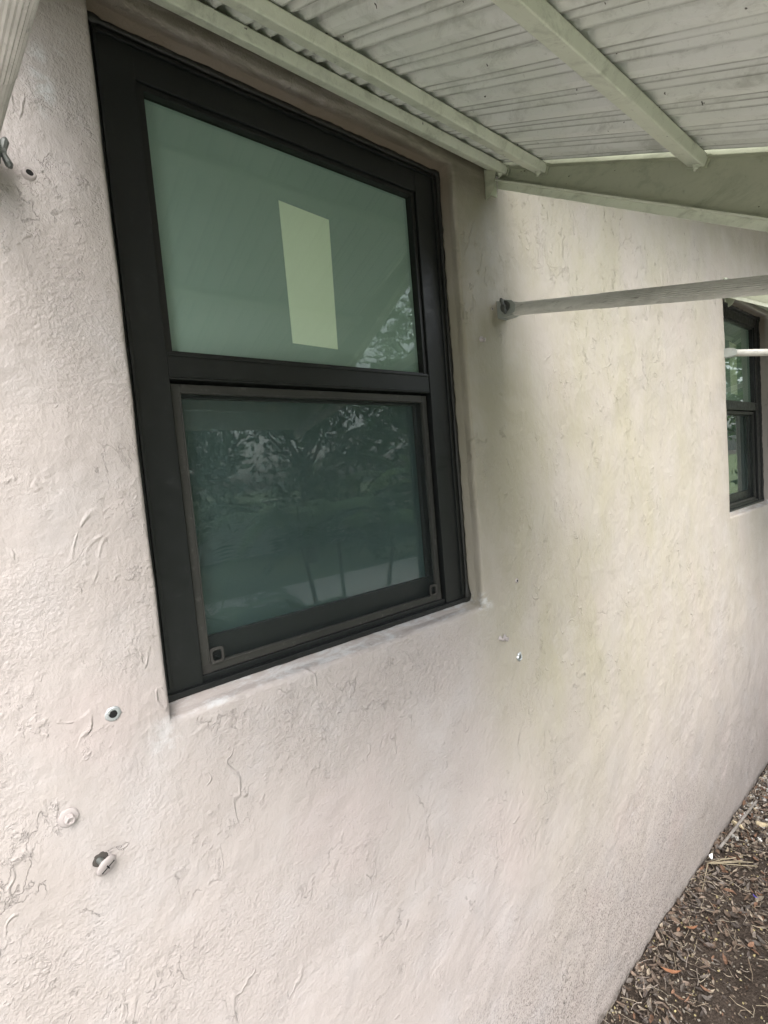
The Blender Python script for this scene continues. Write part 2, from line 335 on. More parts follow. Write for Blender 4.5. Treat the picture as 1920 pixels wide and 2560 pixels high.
def wob(x, z, k=1):
    n = noise.noise_vector(Vector((x * 2.3, 0, z * 2.3))); n2 = noise.noise_vector(Vector((x * 9, 4, z * 9)))
    return (n.y * .006 + n2.y * .0022) * k
def build_wall():
    RR = .009; SD = .017
    ops = [(0, W1, 0, H1), (D2, D2 + W1, 0, H1)]
    def lines(lo, hi, step, marks):
        ms = sorted([lo, hi] + marks); out = []
        for a, b in zip(ms[:-1], ms[1:]):
            n = max(1, round((b - a) / step)); out += [a + (b - a) * i / n for i in range(n)]
        return out + [hi]
    xs = lines(-2.5, 10, .035, [o[0] - RR for o in ops] + [o[1] + RR for o in ops])
    zs = lines(-2.1, 2.9, .035, [-RR - SD, H1 + RR])
    V = {}; vs = []; fs = []
    def vid(i, j):
        if (i, j) not in V: V[(i, j)] = len(vs); vs.append(Vector((xs[i], 0, zs[j])))
        return V[(i, j)]
    def hole(x, z): return any(o[0] - RR < x < o[1] + RR and -RR - SD < z < H1 + RR for o in ops)
    ec = {}
    for i in range(len(xs) - 1):
        for j in range(len(zs) - 1):
            if hole((xs[i] + xs[i + 1]) / 2, (zs[j] + zs[j + 1]) / 2): continue
            f = (vid(i, j), vid(i + 1, j), vid(i + 1, j + 1), vid(i, j + 1)); fs.append(f)
            for a, b in zip(f, f[1:] + f[:1]): ec.setdefault(frozenset((a, b)), []).append((a, b))
    # reveals
    prof = [(math.sin(t), 1 - math.cos(t)) for t in [R(a) for a in (18, 36, 54, 72, 90)]]
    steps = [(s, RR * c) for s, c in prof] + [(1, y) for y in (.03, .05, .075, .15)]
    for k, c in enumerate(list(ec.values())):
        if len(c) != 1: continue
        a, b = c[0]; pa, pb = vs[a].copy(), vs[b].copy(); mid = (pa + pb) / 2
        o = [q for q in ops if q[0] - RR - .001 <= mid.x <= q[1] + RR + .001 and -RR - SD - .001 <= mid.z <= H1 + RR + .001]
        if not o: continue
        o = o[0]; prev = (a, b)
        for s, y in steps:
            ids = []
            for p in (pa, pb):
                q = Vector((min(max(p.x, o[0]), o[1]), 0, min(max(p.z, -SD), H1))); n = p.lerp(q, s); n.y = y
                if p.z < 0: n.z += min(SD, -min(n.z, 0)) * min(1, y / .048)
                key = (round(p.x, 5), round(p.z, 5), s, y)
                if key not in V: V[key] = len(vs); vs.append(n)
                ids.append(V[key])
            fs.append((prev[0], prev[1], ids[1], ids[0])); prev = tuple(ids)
    for v in vs:
        n = noise.noise_vector(Vector((v.x * 2.3, 0, v.z * 2.3))); n2 = noise.noise_vector(Vector((v.x * 9, 4, v.z * 9)))
        k = 1 if v.y < .03 else .35
        v.y += (n.y * .006 + n2.y * .0022) * k
        v.x += n2.x * .0022 * k; v.z += n2.z * .0022 * k
    me = bpy.data.meshes.new('wall')
    me.from_pydata([tuple(v) for v in vs], [], fs)
    bm = bmesh.new(); bm.from_mesh(me); bmesh.ops.recalc_face_normals(bm, faces=bm.faces)
    big = max(bm.faces, key=lambda f: f.calc_area())
    if big.normal.y > 0: bmesh.ops.reverse_faces(bm, faces=bm.faces)
    bm.to_mesh(me); bm.free()
    for p in me.polygons: p.use_smooth = True
    # back skin and edges so the wall is solid
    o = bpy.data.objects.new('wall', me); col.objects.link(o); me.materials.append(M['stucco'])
    bk = MB(); bk.box(-2.5, 10, .2, .26, -2.1, 2.9); bk.box(-2.6, -2.5, -.005, .26, -2.1, 2.9); bk.box(10, 10.1, -.005, .26, -2.1, 2.9); bk.box(-2.6, 10.1, -.3, .26, 2.9, 3.0)
    b = bk.build('wall_core', M['stucco']); 
    b.parent = o
    atHouse(o); return o
build_wall()
# unseen overhang added above the view to shade the upper wall
ev = MB(); ev.box(-2.6, 10.1, -.62, -.012, 1.98, 2.0)
atHouse(ev.build('added_overhang', M['paintlump'], house))
ev = MB(); ev.box(-2.6, 10.1, -.65, -.622, 1.93, 2.13)
atHouse(ev.build('added_overhang_edge', M['beam'], house, bevel=.003))

def build_window(dx, label, near=True):
    root = empty('window', (dx, 0, 0), label=label); atHouse(root)
    x0, x1, z0, z1 = .006, .957, .004, H1 - .006
    a, b = .090, .860          # inner edges of the stiles
    YB = .148
    f = MB()
    f.box(x0, a, .060, YB, z0, z1); f.box(b, x1, .060, YB, z0, z1)
    f.box(a - .001, b + .001, .0615, YB, 1.252, z1 - .001)
    f.box(x0 + .012, x0 + .02, .0545, .0625, z0 + .02, z1); f.box(x1 - .026, x1 - .018, .0545, .0625, z0 + .02, z1)
    f.box(x0 + .01, x1 - .01, .0545, .0630, z1 - .018, z1 - .012)
    fr = f.build('frame', M['bronze'], root, bevel=.0016)
    s = MB(); s.box(x0 + .002, x1 - .002, .050, YB, z0 - .001, .014); s.box(a + .0005, b - .0005, .066, .074, .013, .027); s.box(a + .0005, b - .0005, .078, .10, .012, .019)
    s.build('sill', M['bronze'], root, bevel=.0015)
    s = MB(); s.box(a + .001, b - .001, .063, .135, .664, .720); s.box(a + .003, b - .003, .0605, .064, .668, .6705); s.box(a + .003, b - .003, .060, .064, .712, .718)
    s.build('meeting_rail', M['bronze'], root, bevel=.0015)
    s = MB()
    s.box(a + .001, .105, .067, .10, .7195, 1.2515); s.box(.846, b - .001, .067, .10, .7195, 1.2515); s.box(.1045, .8465, .068, .10, 1.240, 1.2515); s.box(.1045, .8465, .070, .10, .7195, .7245)
    s.build('upper_sash', M['sash'], root, bevel=.001)
    g = MB(); g.box(.1045, .8465, .084, .0865, .7245, 1.240); g.build('upper_pane', M['pane'], root)
    g = MB(); g.box(.1045, .8465, .0905, .0925, .7245, 1.240); g.build('frosted_backing', M['shade'], root)
    if near:
        g = MB(); g.add([(.411, .0888, .775), (.548, .0888, .772), (.556, .0888, 1.108), (.409, .0888, 1.118), (.411, .0900, .775), (.548, .0900, .772), (.556, .0900, 1.108), (.409, .0900, 1.118)],
                        [(0, 1, 2, 3), (7, 6, 5, 4), (0, 4, 5, 1), (1, 5, 6, 2), (2, 6, 7, 3), (3, 7, 4, 0)])
        tag(g.build('bright_panel', M['panel'], root), 'pale green bright rectangle behind the upper glass')  # pale colour stands in for a bright opening inside the room
    # lower sash
    s = MB(); s.box(a + .002, .122, .102, .13, .02, .6635); s.box(.832, b - .002, .102, .13, .02, .6635); s.box(.1215, .8325, .104, .13, .02, .098); s.box(.1215, .8325, .104, .13, .632, .6635)
    ls = s.build('lower_sash', M['sash'], root, bevel=.0012)
    g = MB(); g.box(.1215, .8325, .112, .1145, .098, .632); g.build('lower_pane', M['pane_low'], root)
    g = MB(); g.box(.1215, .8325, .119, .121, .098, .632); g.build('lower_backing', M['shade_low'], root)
    # insect screen
    sx0, sx1, sz0, sz1 = .0955, .8545, .026, .657; bw = .020
    s = MB()
    s.box(sx0, sx0 + bw, .076, .086, sz0, sz1); s.box(sx1 - bw, sx1, .076, .086, sz0, sz1); s.box(sx0 + bw, sx1 - bw, .0762, .0858, sz0, sz0 + bw); s.box(sx0 + bw, sx1 - bw, .0762, .0858, sz1 - bw, sz1)
    # raised inner bead of the screen frame
    s.box(sx0 + bw - .004, sx0 + bw - .001, .0735, .0765, sz0 + bw, sz1 - bw); s.box(sx1 - bw + .001, sx1 - bw + .004, .0735, .0765, sz0 + bw, sz1 - bw)
    s.box(sx0 + bw, sx1 - bw, .0737, .0767, sz0 + bw - .004, sz0 + bw - .001); s.box(sx0 + bw, sx1 - bw, .0737, .0767, sz1 - bw + .001, sz1 - bw + .004)
    sf = s.build('insect_screen', M['screenframe'], root, bevel=.0009)
    g = MB(); g.add([(sx0 + bw - .002, .081, sz0 + bw - .002), (sx1 - bw + .002, .081, sz0 + bw - .002), (sx1 - bw + .002, .081, sz1 - bw + .002), (sx0 + bw - .002, .081, sz1 - bw + .002)], [(0, 1, 2, 3)])
    g.build('screen_mesh', M['mesh'], sf)
    for X_ in (sx0, sx1 - bw):
        c = MB(); c.box(X_ - .0006, X_ + bw + .0006, .0752, .0756, sz0 - .0005, sz0 + bw); c.build('corner_key', M['tab'], sf)
    for k, cx in enumerate((sx0 + bw + .0150, sx1 - bw - .0150)):
        tb = MB(); n = 24; vs = []; 
        for rr in (.0165, .0108):
            for y in (.0715, .0748):
                for i in range(n):
                    t = 2 * math.pi * i / n; cc, ss = math.cos(t), math.sin(t); q = (abs(cc) ** 5 + abs(ss) ** 5) ** (-1 / 5)
                    vs.append((cx + rr * cc * q * .95, y, sz0 + bw + .0155 + rr * ss * q * 1.08))
        fs = []
        for i in range(n):
            j = (i + 1) % n
            fs += [(i, j, 2 * n + j, 2 * n + i), (n + i, 3 * n + i, 3 * n + j, n + j), (i, n + i, n + j, j), (2 * n + i, 2 * n + j, 3 * n + j, 3 * n + i)]
        tb.add(vs, fs); tb.build('pull_tab', M['tab'], sf, smooth=False)
    # caulk: a lumpy bead round the frame
    cb = MB(); n = 8
    loop = [(x0 + (x1 - x0) * i / 60, z0 - .001) for i in range(60)] + [(x1, z0 + (z1 - z0) * i / 80) for i in range(80)] + [(x1 - (x1 - x0) * i / 60, z1 + .001) for i in range(60)] + [(x0, z1 - (z1 - z0) * i / 80) for i in range(80)]
    vs = []; fs = []
    cxm, czm = (x0 + x1) / 2, (z0 + z1) / 2
    for i, (x, z) in enumerate(loop):
        r = .0070 + .0034 * noise.noise(Vector((x * 19 + dx, z * 19, 1))) + .0030 * noise.noise(Vector((x * 60, z * 60, 7 + dx)))
        if min(abs(x - x0), abs(x - x1)) < .03 and min(abs(z - z0), abs(z - z1)) < .03: r *= 1.5
        tx, tz = (loop[(i + 1) % len(loop)][0] - loop[i - 1][0], loop[(i + 1) % len(loop)][1] - loop[i - 1][1]); L = math.hypot(tx, tz); ox, oz = tz / L, -tx / L
        for k in range(n):
            t = 2 * math.pi * k / n; vs.append((x + ox * r * math.cos(t), .0585 + r * .9 * math.sin(t), z + oz * r * math.cos(t)))
    N = len(loop)
    for i in range(N):
        j = (i + 1) % N
        for k in range(n): fs.append((i * n + k, i * n + (k + 1) % n, j * n + (k + 1) % n, j * n + k))
    cb.add(vs, fs); cb.build('caulk_bead', M['caulk'], root, smooth=True)
    return root
build_window(0, 'large near window with pale green bright rectangle in its upper pane')
build_window(D2, 'farther narrow looking window at the right edge of the photo')

# ------------------------------------------------------------------ awnings
SL = .45
def zl(y): return 1.360 + SL * y            # plane of the beam bottoms
def build_awning(dx, label, simple=False):
    root = empty('awning', (dx, 0, 1.36), label=label, cat='awning', group='slatted awnings over the windows')
    def L(o): o.location = (-dx * 0, 0, -1.36); return o
    XL, XR = -.17, 1.178; YO = -1.15
    cs = 1 / math.hypot(1, SL); T = (-cs, -SL * cs); Nn = (SL * cs, -cs)      # (y,z) down-slope and inward normal (down)
    # slatted roof
    base = [(0, .016), (.004, .0155), (.012, .008), (.0205, 0), (.0225, .019), (.028, .0185), (.040, .009), (.0515, 0), (.0545, .038), (.062, .037), (.073, .027), (.084, .013), (.096, .003), (.118, 0.0)]
    prof = []; k0 = -2; x = 0; k = math.floor((XL - .049) / .12)
    while True:
        p0 = .049 + .12 * k
        if p0 > XR: break
        for u, h in base:
            X = p0 + u
            if XL < X < XR: prof.append((X, h))
        k += 1
    th = .0012
    ring = [(X, h) for X, h in prof] + [(X, h + th) for X, h in reversed(prof)]
    m_ = MB(); ys = [0.0 - .002 - 1.148 * i / 22 for i in range(23)]
    off = .0285
    def fn(y, X, h):
        hh = (off + h + .0014 * noise.noise(Vector((X * 7, y * 3, dx))))
        return (X, y - Nn[0] * hh * 0 , zl(y) + hh / cs)
    m_.extr(ring, fn, ys)
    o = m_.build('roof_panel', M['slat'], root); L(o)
    # dark seams between slats: a thin underlap strip
    for yb in (-.045, -.18, -.595, -1.02):
        b = MB(); w_, h_ = .040, .0255
        # profile: bottom face towards the wall, outer side upwards; softly rounded ridge
        pr = [(0, 0), (w_, 0), (w_, h_), (0, h_)]
        def fb(X, u, v, yb=yb):
            return (X, yb + .9119 * u - .4104 * v, zl(yb) + .4104 * u + .9119 * v)
        b.extr(pr, fb, [XL + .012 + (1.168 - XL - .012) * i / 14 for i in range(15)])
        for v_ in range(len(b.v)):
            X, Y, Z = b.v[v_]; b.v[v_] = (X, Y + .0012 * noise.noise(Vector((X * 4, yb * 9, 3))), Z + .0012 * noise.noise(Vector((X * 4, yb * 9, 8))))
        bo = b.build('beam', M['beam'], root, bevel=.0045, seg=3); L(bo)
        # flanged cap at the end and its bolt
        cpt = MB(); fz = [(-.004, -.003), (w_ + .004, -.003), (w_ + .004, h_ + .002), (-.004, h_ + .002)]
        def fc(X, u, v, yb=yb): return fb(X, u, v, yb)
        cpt.extr(fz, fc, [1.169, 1.1735]); cpt.build('end_cap', M['web'], bo, bevel=.001).location = (0, 0, 0)
        bt = MB(); c0 = Vector(fb(1.150, .012, -.001)); c1 = Vector(fb(1.150, .012, -.0075)); bt.tube(c0, c1, .0065, 6); bt.tube(c0, Vector(fb(1.150, .012, -.003)), .010, 14); bt.tube(c1, Vector(fb(1.150, .012, -.013)), .0035, 8)
        bt.build('bolt', M['beam'], bo).location = (0, 0, 0)
    # side panels
    for X, s in ((XR, 1), (XL, -1)):
        n = 24; web = MB(); vs = []
        yw = [-.004 - 1.146 * i / n for i in range(n + 1)]
        def top(y): return zl(y) + (off - .004) / cs
        def bot(y): return 1.345 + .595 * y
        for y in yw:
            for xx in (X, X + s * .002): vs += [(xx, y, bot(y)), (xx, y, top(y) + .034)]
        fs = []
        for i in range(n):
            a = i * 4; b_ = a + 4
            fs += [(a, b_, b_ + 1, a + 1), (a + 2, a + 3, b_ + 3, b_ + 2), (a, a + 2, b_ + 2, b_), (a + 1, b_ + 1, b_ + 3, a + 3)]
        fs += [(0, 1, 3, 2), (n * 4, n * 4 + 2, n * 4 + 3, n * 4 + 1)]
        web.add(vs, fs)
        wb = web.build('side_panel', M['web'], root); L(wb)
        fl = MB()
        fl.extr([(0, 0), (-s * .022, 0), (-s * .022, .002), (0, .002)], lambda y, u, v: (X + u, y, top(y) - .006 + v), yw)
        fl.build('top_flange', M['web'], wb, bevel=.0004).location = (0, 0, 0)
        fl = MB()
        fl.extr([(0, 0), (-s * .024, 0), (-s * .024, .004), (-s * .020, .004), (-s * .020, .0022), (0, .0022)], lambda y, u, v: (X + u + s * .0, y, bot(y) - .002 + v), yw[:])
        fl.extr([(-s * .004, -.0245), (0, -.0245), (0, -.002), (-s * .004, -.002)], lambda y, u, v: (X + u, y, bot(y) + v), yw)
        fl.build('bottom_rail', M['beam'], wb, bevel=.0006).location = (0, 0, 0)
        # wall tab under the corner
        Xt = X - s * .066
        tb = MB(); pl = [(-.001, 1.268), (-.018, 1.272), (-.034, 1.29), (-.045, 1.335), (-.001, 1.36)]
        vs = [(Xt, y, z) for y, z in pl] + [(Xt + s * .0025, y, z) for y, z in pl]
        k = len(pl); fs = [tuple(range(k))[::-1], tuple(range(k, 2 * k))] + [(i, (i + 1) % k, k + (i + 1) % k, k + i) for i in range(k)]
        tb.add(vs, fs); tb.box(Xt - .0, Xt + s * .06, -.003, -.0008, 1.29, 1.36)
        L(tb.build('corner_bracket', M['web'], root))
    # front rail and fringe
    fr = MB(); fr.box(XL - .004, XR + .004, YO - .006, YO + .03, .80, .872); fr.box(XL - .004, XR + .004, YO - .009, YO - .0055, .71, .874)
    L(fr.build('front_rail', M['beam'], root, bevel=.002))
    hd = MB(); hd.box(XL, XR, -.012, -.0012, 1.385, 1.43); L(hd.build('wall_rail', M['beam'], root, bevel=.001))
    # arms
    for X, zb, ns in ((-.19, .985, 1), (1.157, .932, -1)):
        s = .215
        d = Vector((0, -1, -s)).normalized()
        p0 = Vector((X, -.040, zb - .040 * s)); p1 = Vector((X, YO + .02, zb + s * (YO + .02)))
        a = MB()
        a.tube(p0, p0 + d * .30, .0198, 56, groove=.012)
        a.tube(p0 + d * .30, p1, .0205, 56, r1=.0212, groove=.055)
        rr = a.build('arm', M['arm'], root); L(rr)
        for p in rr.data.polygons: p.use_smooth = False
        # wall bracket: a U fitting with folded cheeks
        b = MB(); b.box(X - .024, X + .024, -.005, -.0008, zb - .030, zb + .026)
        for sx in (-1, 1):
            xa = X + sx * .0215; pl = [(-.004, zb - .028), (-.018, zb - .031), (-.064, zb - .026), (-.070, zb - .004), (-.058, zb + .012), (-.026, zb + .024), (-.004, zb + .024)]
            vs = [(xa - .0015, y, z) for y, z in pl] + [(xa + .0015, y, z) for y, z in pl]; k = len(pl)
            b.add(vs, [tuple(range(k))[::-1], tuple(range(k, 2 * k))] + [(i, (i + 1) % k, k + (i + 1) % k, k + i) for i in range(k)])
        b.box(X - .021, X + .021, -.052, -.020, zb - .0315, zb - .0285)
        br = b.build('wall_bracket', M['cast'], root, bevel=.0008); L(br)
        wn = MB(); xn = X + ns * .0232; c = Vector((xn, -.034, zb - .002))
        wn.tube(c, c + Vector((ns * .004, 0, 0)), .0175, 20); wn.tube(c + Vector((ns * .004, 0, 0)), c + Vector((ns * .013, 0, 0)), .0075, 12, r1=.006)
        for sgn, ang in ((1, 70), (-1, 60)):
            dd = Vector((ns * .25, math.cos(R(ang)) * sgn * .6, math.sin(R(ang)) * sgn)).normalized(); q = c + Vector((ns * .008, 0, 0))
            wn.tube(q, q + dd * .022, .0045, 8, r1=.0062); wn.tube(q + dd * .022, q + dd * .028, .0062, 8, r1=.003)
        L(wn.build('wing_nut', M['darkbolt'], root, bevel=.0004)).name = 'wing_nut'
    return root
build_awning(0, 'pale green slatted awning over the large near window')
build_awning(D2 + .19, 'farther slatted awning over the window at the right edge')

# ------------------------------------------------------------------ fixings left in the wall
def lathe(mb, c, prof, n=20, tilt=(0, 0), jit=0):
    c = Vector(c); ax = Vector((tilt[0], -1, tilt[1])).normalized(); a = ax.cross(Vector((0, 0, 1))).normalized(); b = ax.cross(a)
    vs = []; 
    for h, r in prof:
        for i in range(n):
            t = 2 * math.pi * i / n; q = r * (1 + jit * noise.noise(Vector((math.cos(t) * 2, math.sin(t) * 2, h * 200 + c.x * 9)))); vs.append(c + ax * h + (a * math.cos(t) + b * math.sin(t)) * q)
    fs = []
    for k in range(len(prof) - 1):
        for i in range(n): fs.append((k * n + i, k * n + (i + 1) % n, (k + 1) * n + (i + 1) % n, (k + 1) * n + i))
    fs.append(tuple(range((len(prof) - 1) * n, len(prof) * n)))
    mb.add(vs, fs)
GA = 'old screw anchors left in the stucco'
def anchor(x, z, r, label, mat='zinc', tilt=(0, 0)):
    e = empty('wall_anchor', (x, wob(x, z), z), label=label, cat='wall anchor', group=GA)
    a = MB(); lathe(a, (0, 0, 0), [(-.004, r * 1.45), (.0015, r * 1.25), (.0028, r * 1.0), (.0024, r * .66)], 24, tilt, .12); a.v = a.v
    a.f = a.f[:-1]; a.build('sleeve', M[mat], e, smooth=True)
    h = MB(); lathe(h, (0, 0, 0), [(-.003, r * .68), (.0022, r * .66)], 18, tilt); h.build('hole', M['void'], e)
    return e
anchor(-.121, .979, .0085, 'painted over screw anchor with dark hole left of the window top', 'paintlump', (.2, .2))
anchor(-.099, .036, .0105, 'bare zinc screw anchor with dark hole beside the lower left window corner', 'zinc')
anchor(1.142, .035, .006, 'small painted anchor hole right of the window corner', 'paintlump')
anchor(1.107, .929, .0035, 'tiny dark hole beside the right arm bracket', 'paintlump')
# hex bolt painted over
b = empty('hex_bolt', (-.187, wob(-.187, -.117), -.117), label='painted hexagon bolt head with washer low on the left wall', cat='bolt')
m_ = MB(); lathe(m_, (0, 0, 0), [(-.004, .0165), (.0018, .016), (.0035, .0145), (.0045, .010)], 24, (0, 0), .04); m_.build('washer', M['paintlump'], b)
m_ = MB(); lathe(m_, (0, 0, 0), [(.003, .0092), (.0125, .0088), (.014, .0072), (.0138, .005), (.0115, .0045)], 6, (.12, -.1)); m_.build('bolt_head', M['paintlump'], b, bevel=.0006)
# crooked slotted screw
s = empty('slotted_screw', (-.143, wob(-.143, -.225), -.225), label='crooked slotted screw head sticking out of a chipped hole below the bolt', cat='screw')
m_ = MB(); lathe(m_, (-.005, 0, .007), [(-.002, .0135), (.0012, .0125), (.0011, .008)], 22, (0, 0), .22); m_.build('chipped_hole', M['chip'], s)
m_ = MB(); lathe(m_, (-.007, 0, .008), [(-.004, .0055), (.020, .0055)], 14, (.4, -.35)); m_.build('shank', M['darkbolt'], s)
m_ = MB(); c0 = (.0008, -.015, .0015); lathe(m_, c0, [(-.003, .012), (0, .0185), (.0035, .0165), (.0055, .011)], 26, (.4, -.35), .06); m_.build('screw_head', M['paintlump'], s, smooth=True)
ax = Vector((.4, -1, -.35)).normalized()
m_ = MB(); q = Vector(c0) + ax * .0056; dv = Vector((.85, .2, .45)); dv = (dv - ax * dv.dot(ax)).normalized(); sd_ = ax.cross(dv)
for dd, ln, wd in ((dv, .0125, .0011), (sd_, .006, .001)):
    ww = ax.cross(dd)
    vs = [q + dd * ln * i + ww * wd * j + ax * k for k in (-.002, .0004) for i, j in ((-1, -1), (1, -1), (1, 1), (-1, 1))]
    m_.add(vs, [(0, 3, 2, 1), (4, 5, 6, 7), (0, 1, 5, 4), (1, 2, 6, 5), (2, 3, 7, 6), (3, 0, 4, 7)])
m_.build('slot', M['void'], s)
def nub(x, z, r, label, mat='paintlump', tilt=(.3, -.3)):
    m_ = MB(); lathe(m_, (0, 0, 0), [(-.003, r * 1.5), (.001, r * 1.2), (.004, r * .7), (.009, r * .75), (.012, r * .9), (.014, r * .55)], 16, tilt, .25)
    o = m_.build('screw_stub', M[mat], None, smooth=True); o.location = (x, wob(x, z), z)
    tag(o, label, 'screw', 'small screws left standing in the stucco'); return o
nub(1.032, -.135, .0062, 'left of two small painted screw stubs below the window corner')
nub(1.056, -.141, .0085, 'right and rounder of two small painted screw stubs below the window corner')
nub(1.042, .826, .0075, 'painted screw stub below the right arm bracket')
e = empty('wall_anchor', (1.135, wob(1.135, -.228), -.228), label='shiny rough zinc anchor low on the wall right of the window', cat='wall anchor', group=GA)
m_ = MB(); lathe(m_, (0, 0, 0), [(-.003, .0165), (.002, .0145), (.005, .0105), (.003, .0075)], 16, (.1, .1), .4); m_.f = m_.f[:-1]; m_.build('sleeve', M['zinc'], e, smooth=False)
m_ = MB(); lathe(m_, (0, 0, 0), [(-.003, .0078), (.0028, .0075)], 12, (.1, .1)); m_.build('hole', M['darkbolt'], e)

# ------------------------------------------------------------------ ground
def build_ground():
    def ax(l): 
        out = []
        for a, b, st in l:
            n = max(1, round((b - a) / st)); out += [a + (b - a) * i / n for i in range(n)]
        return out + [l[-1][1]]
    xs = ax([(-300, -40, 60), (-40, -3, 6), (-3, .6, .3), (.6, 6, .03), (6, 10, .25), (10, 40, 5), (40, 300, 60)])
    ys = ax([(-300, -40, 60), (-40, -6, 5), (-6, -1.2, .3), (-1.2, .09, .03), (.09, 40, 10), (40, 300, 60)])
    vs = [(x, y, gz(x, y) if -3 < x < 10 and y > -6 and y < .2 else GZ - .03) for x in xs for y in ys]
    n = len(ys); fs = [(i * n + j, (i + 1) * n + j, (i + 1) * n + j + 1, i * n + j + 1) for i in range(len(xs) - 1) for j in range(n - 1)]
    m_ = MB(); m_.add(vs, fs); o = m_.build('ground', M['soil'], smooth=True)
    if o.data.polygons[0].normal.z < 0: o.data.flip_normals()
    tag(o, kind='structure')
build_ground()
pt = MB(); pt.box(-12, 16, -2.3, -1.0, GZ - .1, GZ + .05); pt.box(-12, 16, -8.6, -4.0, GZ - .1, GZ + .075)  # pale paving out of view, added to bounce light up under the awning
tag(pt.build('bounce_paving', M['concrete'], bevel=.01), kind='structure')
lw = MB(); lw.add([(-150, -150, GZ + .04), (150, -150, GZ + .04), (150, -2.29, GZ + .04), (-150, -2.29, GZ + .04), (-150, -2.28, GZ - .08), (150, -2.28, GZ - .08)], [(0, 1, 2, 3), (3, 2, 5, 4)])
tag(lw.build('lawn', M['grass']), kind='structure')

# leaf litter, wood chips, gravel: nobody could count it
def rot3(v, yaw, pitch, roll):
    return Matrix.Rotation(yaw, 3, 'Z') @ Matrix.Rotation(pitch, 3, 'Y') @ Matrix.Rotation(roll, 3, 'X') @ Vector(v)
lit = MB()
def leaf(mb, x, y, z, L, Wd, c, yaw, p, r, curl):
    pts = []
    for t, ww in ((0, .05), (.22, .75), (.5, 1), (.78, .62), (1, .03)):
        for s_ in (-1, 0, 1):
            pts.append((t * L - L / 2, s_ * ww * Wd / 2, curl * L * (t - .5) ** 2 * 1.6 + abs(s_) * Wd * .18 * ww))
    vs = [rot3(q, yaw, p, r) + Vector((x, y, z)) for q in pts]
    fs = [(k * 3 + i, k * 3 + i + 1, k * 3 + i + 4, k * 3 + i + 3) for k in range(4) for i in range(2)]
    mb.add(vs, fs, c)
pal = [(.13, .09, .065), (.17, .125, .095), (.09, .07, .055), (.22, .17, .135), (.20, .115, .075), (.17, .145, .125), (.11, .09, .08), (.27, .225, .18), (.06, .048, .04), (.31, .26, .20), (.15, .13, .115)]
rnd = random.Random(3)
for i in range(21000):
    x = 1.2 + 5.2 * rnd.random() ** .9; y = -.008 - 1.3 * rnd.random() ** 1.5
    dens = noise.noise(Vector((x * 1.7, y * 2.4, 9))) + .35 * (x - 2.3) 
    if rnd.random() > .42 + dens * .8: continue
    L = rnd.uniform(.012, .052); c = rnd.choice(pal); f_ = rnd.uniform(.55, 1.1); c = tuple(a * f_ for a in c)
    leaf(lit, x, min(y, -.012 - 0 * L), gz(x, y) + rnd.uniform(.001, .016), L, L * rnd.uniform(.18, .5), c, rnd.uniform(0, 6.3), rnd.gauss(0, .22), rnd.gauss(0, .35), rnd.uniform(-.3, .9))
for v_ in range(len(lit.v)):
    X, Y, Z = lit.v[v_]
    if Y > -.005: lit.v[v_] = (X, -.005, Z)
tag(lit.build('leaf_litter', M['tone']), kind='stuff')
gr = MB()
def pebble(mb, x, y, z, r, c, rn):
    vs = []; fs = []
    base = [(0, 0, 1), (0, 0, -1)] + [(math.cos(a) * math.cos(e_), math.sin(a) * math.cos(e_), math.sin(e_)) for e_ in (R(-35), R(35)) for a in [R(60 * k + (30 if e_ > 0 else 0)) for k in range(6)]]
    sx, sy, sz = rn.uniform(.7, 1.4), rn.uniform(.6, 1.1), rn.uniform(.4, .8); yw = rn.uniform(0, 6)
    for q in base:
        k = r * rn.uniform(.8, 1.15); vs.append(rot3((q[0] * sx * k, q[1] * sy * k, q[2] * sz * k), yw, rn.gauss(0, .3), rn.gauss(0, .3)) + Vector((x, min(y, -.004 - r), z)))
    lo = list(range(2, 8)); hi = list(range(8, 14))
    for i in range(6):
        j = (i + 1) % 6
        fs += [(1, lo[j], lo[i]), (0, hi[i], hi[j]), (lo[i], lo[j], hi[i]), (lo[j], hi[j], hi[i])]
    mb.add(vs, fs, c)
for i in range(9000):
    x = 1.2 + 5.0 * rnd.random(); y = -.006 - 1.1 * rnd.random() ** 1.7
    if x > 3.0: r = rnd.uniform(.004, .017); c = rnd.choice([(.55, .54, .51), (.45, .43, .40), (.66, .65, .63), (.3, .28, .25), (.5, .42, .3)]); pr = min(1, (x - 2.9) * .9) * (1 if y > -.5 else .5)
    else: r = rnd.uniform(.0018, .007); c = rnd.choice([(.12, .09, .07), (.2, .16, .12), (.30, .26, .2), (.07, .055, .045), (.34, .29, .15), (.22, .2, .17)]); pr = .8
    if rnd.random() > pr: continue
    pebble(gr, x, y, gz(x, y) + r * .35, r, c, rnd)
tag(gr.build('gravel', M['tone']), kind='stuff')
tw = MB()
for i in range(1400):
    x = 1.3 + 4.6 * rnd.random(); y = -.015 - 1.1 * rnd.random() ** 1.5; a = rnd.uniform(0, 6.3); L = rnd.uniform(.02, .11); z = gz(x, y) + rnd.uniform(.006, .02)
    c = rnd.choice([(.3, .26, .2), (.32, .27, .2), (.2, .16, .12), (.12, .09, .07), (.26, .22, .19)])
    p = [Vector((x, y, z))]
    for k in range(3):
        a += rnd.gauss(0, .35); q = p[-1] + Vector((math.cos(a), math.sin(a), rnd.gauss(0, .12))) * L / 3; q.y = min(q.y, -.006); p.append(q)
    n0 = len(tw.v); tw.path(p, rnd.uniform(.0007, .0017), 4); tw.c += [c] * (len(tw.v) - n0)
tag(tw.build('twig_litter', M['tone']), kind='stuff')

